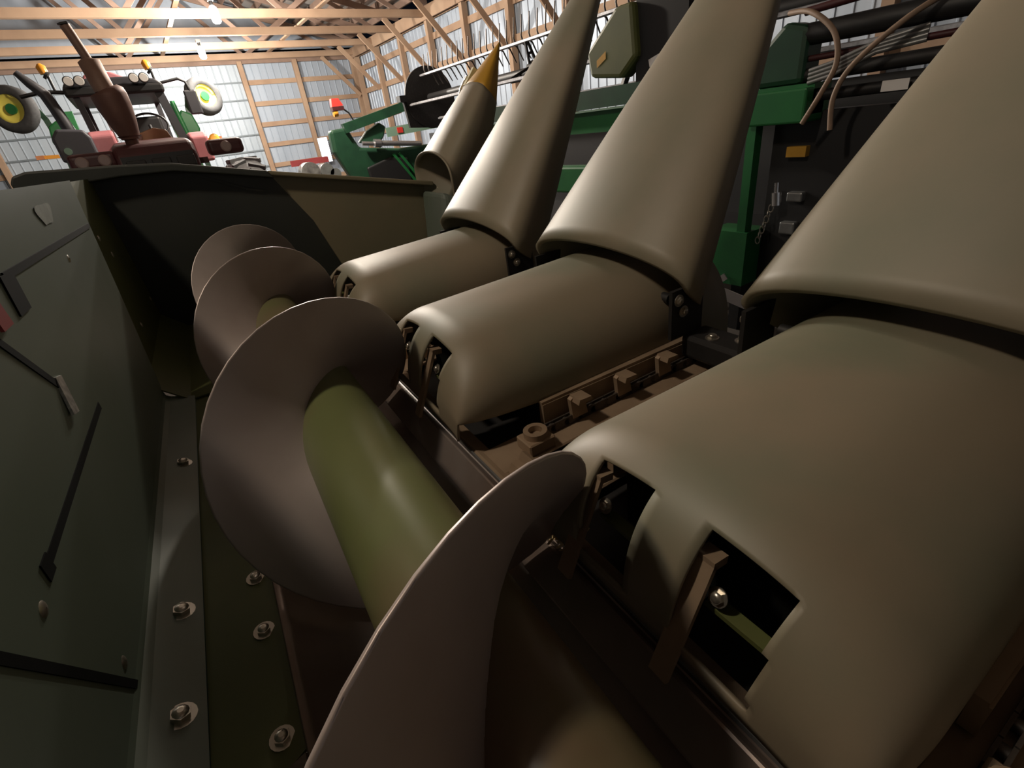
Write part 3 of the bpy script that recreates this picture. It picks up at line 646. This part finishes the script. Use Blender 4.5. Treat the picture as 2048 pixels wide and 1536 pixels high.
# far end: arm, end shield, ram, lights
b = MB(); b.bar((3.22, 9.4, 1.84), (4.60, 9.4, 2.12), .12, .15, side=(0, 1, 0)); gpp(b, 'reel_arm', 'dark_green')
b = MB(); b.prism([(2.98, 1.84), (3.30, 1.86), (3.44, 1.52), (4.20, 1.42), (4.9, 1.42), (4.9, .55), (3.25, .80), (2.96, 1.50)], 1, 9.42, 9.62); es = bevel(gpp(b, 'end_shield', 'dark_green'), .05, 3)
b = MB(); b.prism([(3.46, 1.18), (3.95, 1.30), (4.3, 1.25), (4.3, .75), (3.5, .85)], 1, 9.36, 9.42); bevel(b.build('shield_cover', 'black', es), .04, 3)
for xa in (4.02, 4.14):
    b = MB(); b.bar((xa, 9.38, 1.34), (xa+.35, 9.38, .82), .05, .05, side=(0, 1, 0)); b.build('brace_tube', 'jd_green', es)
b = MB(); b.prism([(3.44, 1.60), (3.62, 1.76), (3.90, 1.88), (4.02, 1.80), (3.94, 1.64), (3.80, 1.52)], 1, 9.42, 9.52); bevel(gpp(b, 'arm_bracket', 'dark_green'), .03, 2)
b = MB(); b.tube([(3.46, 9.32, 1.58), (3.70, 9.32, 1.55)], .035, 14); b.tube([(3.68, 9.32, 1.56), (3.80, 9.32, 1.545)], .07, 14); b.tube([(3.80, 9.32, 1.545), (4.6, 9.32, 1.45)], .045, 14); gpp(b, 'hydraulic_ram', 'chrome')
b = MB(); b.bar((3.95, 9.3, 1.70), (5.2, 9.3, 1.76), .02, .15, side=(0, 1, 0)); lb = gpp(b, 'side_rail', 'light_green')
b = MB(); b.box(4.16, 4.27, 9.28, 9.29, 1.67, 1.76); b.build('red_sticker', 'bright_red', lb)
b = MB(); b.bar((3.80, 9.6, 1.92), (4.45, 9.6, 2.04), .02, .09, side=(0, 1, 0)); gpp(b, 'red_rail', 'red_paint')
b = MB(); b.tube([(3.42, 9.4, 1.84), (3.43, 9.4, 1.95), (3.38, 9.4, 2.07), (3.27, 9.4, 2.16)], .014, 8); rl = gpp(b, 'light_stalk', 'black')
b = MB(); b.prism([(3.10, 2.17), (3.30, 2.19), (3.24, 2.30), (3.12, 2.30)], 1, 9.36, 9.46); b.build('red_lens', 'bright_red', rl)
b = MB(); b.box(3.10, 3.30, 9.35, 9.47, 2.12, 2.18); b.build('light_base', 'dark_red', rl)
b = MB(); b.tube([(3.11, 9.4, 2.08), (3.18, 9.4, 2.08), (3.19, 9.4, 2.08)], [.05, .05, .03], 14); b.build('amber_lens', 'amber', rl)
# body beams running along the wall
b = MB(); b.box(3.30, 3.50, 1.58, 5.2, 1.44, 1.60); gpp(b, 'frame_tube', 'jd_green')
b = MB(); b.box(3.24, 3.50, 2.3, 5.2, 1.60, 1.615); gpp(b, 'rail_cap', 'light_green')
b = MB(); b.box(3.34, 3.42, 2.4, 5.2, 1.62, 1.76); gpp(b, 'upper_tube', 'dark_green')
b = MB(); b.box(3.60, 4.9, .9, 9.4, .45, .52); gpp(b, 'platform_floor', 'black')
b = MB(); b.box(4.85, 4.92, .9, 9.4, .45, 1.6); gpp(b, 'platform_back', 'black')
b = MB(); b.box(3.25, 3.40, 3.2, 3.9, .95, 1.18); bevel(gpp(b, 'valve_box', 'jd_green'), .02, 2)
for yy in (1.92, 4.6):
    b = MB(); b.box(3.28, 3.36, yy-.03, yy+.03, .38, 1.45); gpp(b, 'frame_post', 'jd_green')
    b = MB(); b.box(3.26, 3.50, yy-.06, yy+.24, .36, .74); gpp(b, 'post_foot', 'jd_green')
    b = MB(); b.box(3.30, 3.46, yy-.04, yy+.04, 0, .40); gpp(b, 'cart_leg', 'dark_iron')
# divider hood standing upright among the reel parts
b = MB(); b.prism([(3.38, 1.84), (3.42, 2.02), (3.10, 2.26), (2.94, 2.26), (2.90, 1.92), (3.05, 1.80)], 0, 3.30, 3.46); ol = bevel(gpp(b, 'reel_drive_cover', 'sheet_olive'), .03, 2)
b = MB(); b.add([(3.297, 3.30, 1.90), (3.297, 3.20, 1.95), (3.297, 3.20, 2.00), (3.297, 3.30, 1.95)], [(0, 1, 2, 3)]); b.build('warning_sticker', 'yellow_poly', ol)
b = MB(); b.box(3.36, 3.6, 2.5, 2.95, 1.75, 2.3); gpp(b, 'drive_case', 'black')
for a_, c_ in (((3.4, 2.2, 1.75), (3.7, 3.0, 2.5)), ((3.5, 2.6, 1.7), (3.6, 2.0, 2.5)), ((3.6, 3.3, 1.75), (3.9, 3.2, 2.45)), ((3.45, 2.1, 2.05), (3.5, 2.9, 2.28))):
    b = MB(); b.bar(a_, c_, .05, .04); gpp(b, 'linkage_bar', 'black')
b = MB(); b.bar((3.36, 2.80, 1.86), (3.36, 2.45, 1.95), .06, .05); gpp(b, 'link_arm', 'light_gray')
# near end with tubes and green box
b = MB(); b.prism([(1.95, 1.60), (1.95, 1.78), (1.80, 1.92), (1.66, 1.88), (1.66, 1.60)], 0, 3.30, 3.5); bevel(gpp(b, 'gear_case', 'dark_green'), .03, 2)
b = MB(); b.box(3.22, 3.45, 1.58, 1.92, 1.40, 1.58); bevel(gpp(b, 'end_box', 'jd_green'), .012, 2)
for (za, zb, r_, m_) in ((1.84, 1.84, .055, 'black'), (1.72, 1.74, .016, 'dark_red'), (1.64, 1.66, .035, 'dark_iron'), (1.95, 2.02, .02, 'dark_red'), (1.53, 1.55, .03, 'black')):
    b = MB(); b.tube([(3.36, 1.72, za), (3.36, .4, zb)], r_, 12); gpp(b, 'cross_tube', m_)
for i in range(4):
    b = MB(); b.tube([(3.30, 1.62, 1.60+.02*i), (3.28, 1.50, 1.62+.02*i), (3.30, 1.30, 1.70+.015*i), (3.33, 1.1, 1.72+.02*i)], .012, 8); gpp(b, 'hydraulic_line', 'gray_steel')
b = MB(); b.box(3.295, 3.30, 1.12, 1.24, 1.515, 1.565); gpp(b, 'white_sticker', 'white_decal')
b = MB(); b.box(3.45, 3.60, .5, 1.86, .35, 1.45); gpp(b, 'end_panel', 'black')
b = MB(); b.box(3.40, 3.45, 1.62, 1.74, 1.20, 1.26); gpp(b, 'yellow_sticker', 'yellow_poly')
b = MB(); b.tube([(3.33, 1.73, 1.0), (3.33, 1.735, 1.06)], .016, 10); b.tube([(3.33, 1.72, .92), (3.33, 1.73, 1.0)], .03, 10); gpp(b, 'jack_screw', 'chrome')
lkm = MB(); lkm.tube([Vector((0, .016*math.cos(t), .024*math.sin(t))) for t in [2*PI*q/12 for q in range(13)]], .005, 6, cap=False); LK = lkm.mesh('chain_link', 'zinc')
for i in range(9): inst('chain_link', LK, gp, Vector((3.33, 1.73+.011*i, .97-.036*i))+GO, (0, 0, R(90*(i % 2))))
b = MB(); b.box(3.40, 3.46, 1.60, 1.70, .93, .99); bevel(gpp(b, 'gear_box', 'gray_steel'), .01, 2)
b = MB(); b.box(3.40, 3.46, 1.62, 1.72, .72, .80); bevel(gpp(b, 'gear_box', 'gray_steel'), .01, 2)
b = MB(); b.bar((3.22, 2.14, .33), (3.26, 1.80, .24), .01, .09, side=(1, 0, 0)); b.bar((3.23, 2.05, .36), (3.25, 1.98, .42), .01, .05, side=(1, 0, 0)); gpp(b, 'white_bracket', 'light_gray')
# hanging hoses: things of their own
def hose(pts, label, r_=.014):
    b = MB(); P = [Vector(p) for p in pts]; out = []
    for i in range(len(P)-1):
        p0, p1, p2, p3 = P[max(i-1, 0)], P[i], P[i+1], P[min(i+2, len(P)-1)]
        for q in range(8):
            t = q/8; out.append(.5*((2*p1)+(p2-p0)*t+(2*p0-5*p1+4*p2-p3)*t*t+(3*p1-p0-3*p2+p3)*t**3))
    out.append(P[-1]); b.tube(out, r_, 10); o = b.build('hose', 'hose_tan')
    o.location = (0, 0, 0); tag(o, label, 'hose', 'loose hoses hanging over the platform end'); return o
hose([(3.34, 1.80, 1.96), (3.22, 1.62, 1.93), (3.18, 1.47, 1.82), (3.18, 1.43, 1.68), (3.18, 1.48, 1.55), (3.2, 1.57, 1.40)], 'tan hose arching down to a cut end by the green box')
hose([(3.34, 1.00, 1.92), (3.2, 1.15, 1.82), (3.17, 1.34, 1.66), (3.17, 1.41, 1.52), (3.17, 1.40, 1.36)], 'tan hose running down from upper right beside the black tubes')
# old engine parts by the end shield
og = empty('old_engine', (3.2, 12.0, 0)); tag(og, 'grey engine with round cover beside the white work light', 'engine')
b = MB(); b.box(-.35, .35, -.2, .2, 0, 1.10); bevel(b.build('block', 'engine_gray', og), .04, 2)
b = MB(); b.tube([(-.10, -.22, 1.16), (-.10, .1, 1.16)], .20, 22); b.build('round_cover', 'engine_gray', og)
b = MB(); b.tube([(.25, -.2, 1.14), (.25, .1, 1.14)], .15, 18); b.tube([(.42, -.2, 1.05), (.42, .1, 1.05)], .12, 16); b.build('pulley', 'gray_steel', og)
b = MB(); b.box(-.38, .45, .15, .2, 1.3, 1.42); b.build('red_bar', 'red_paint', og)
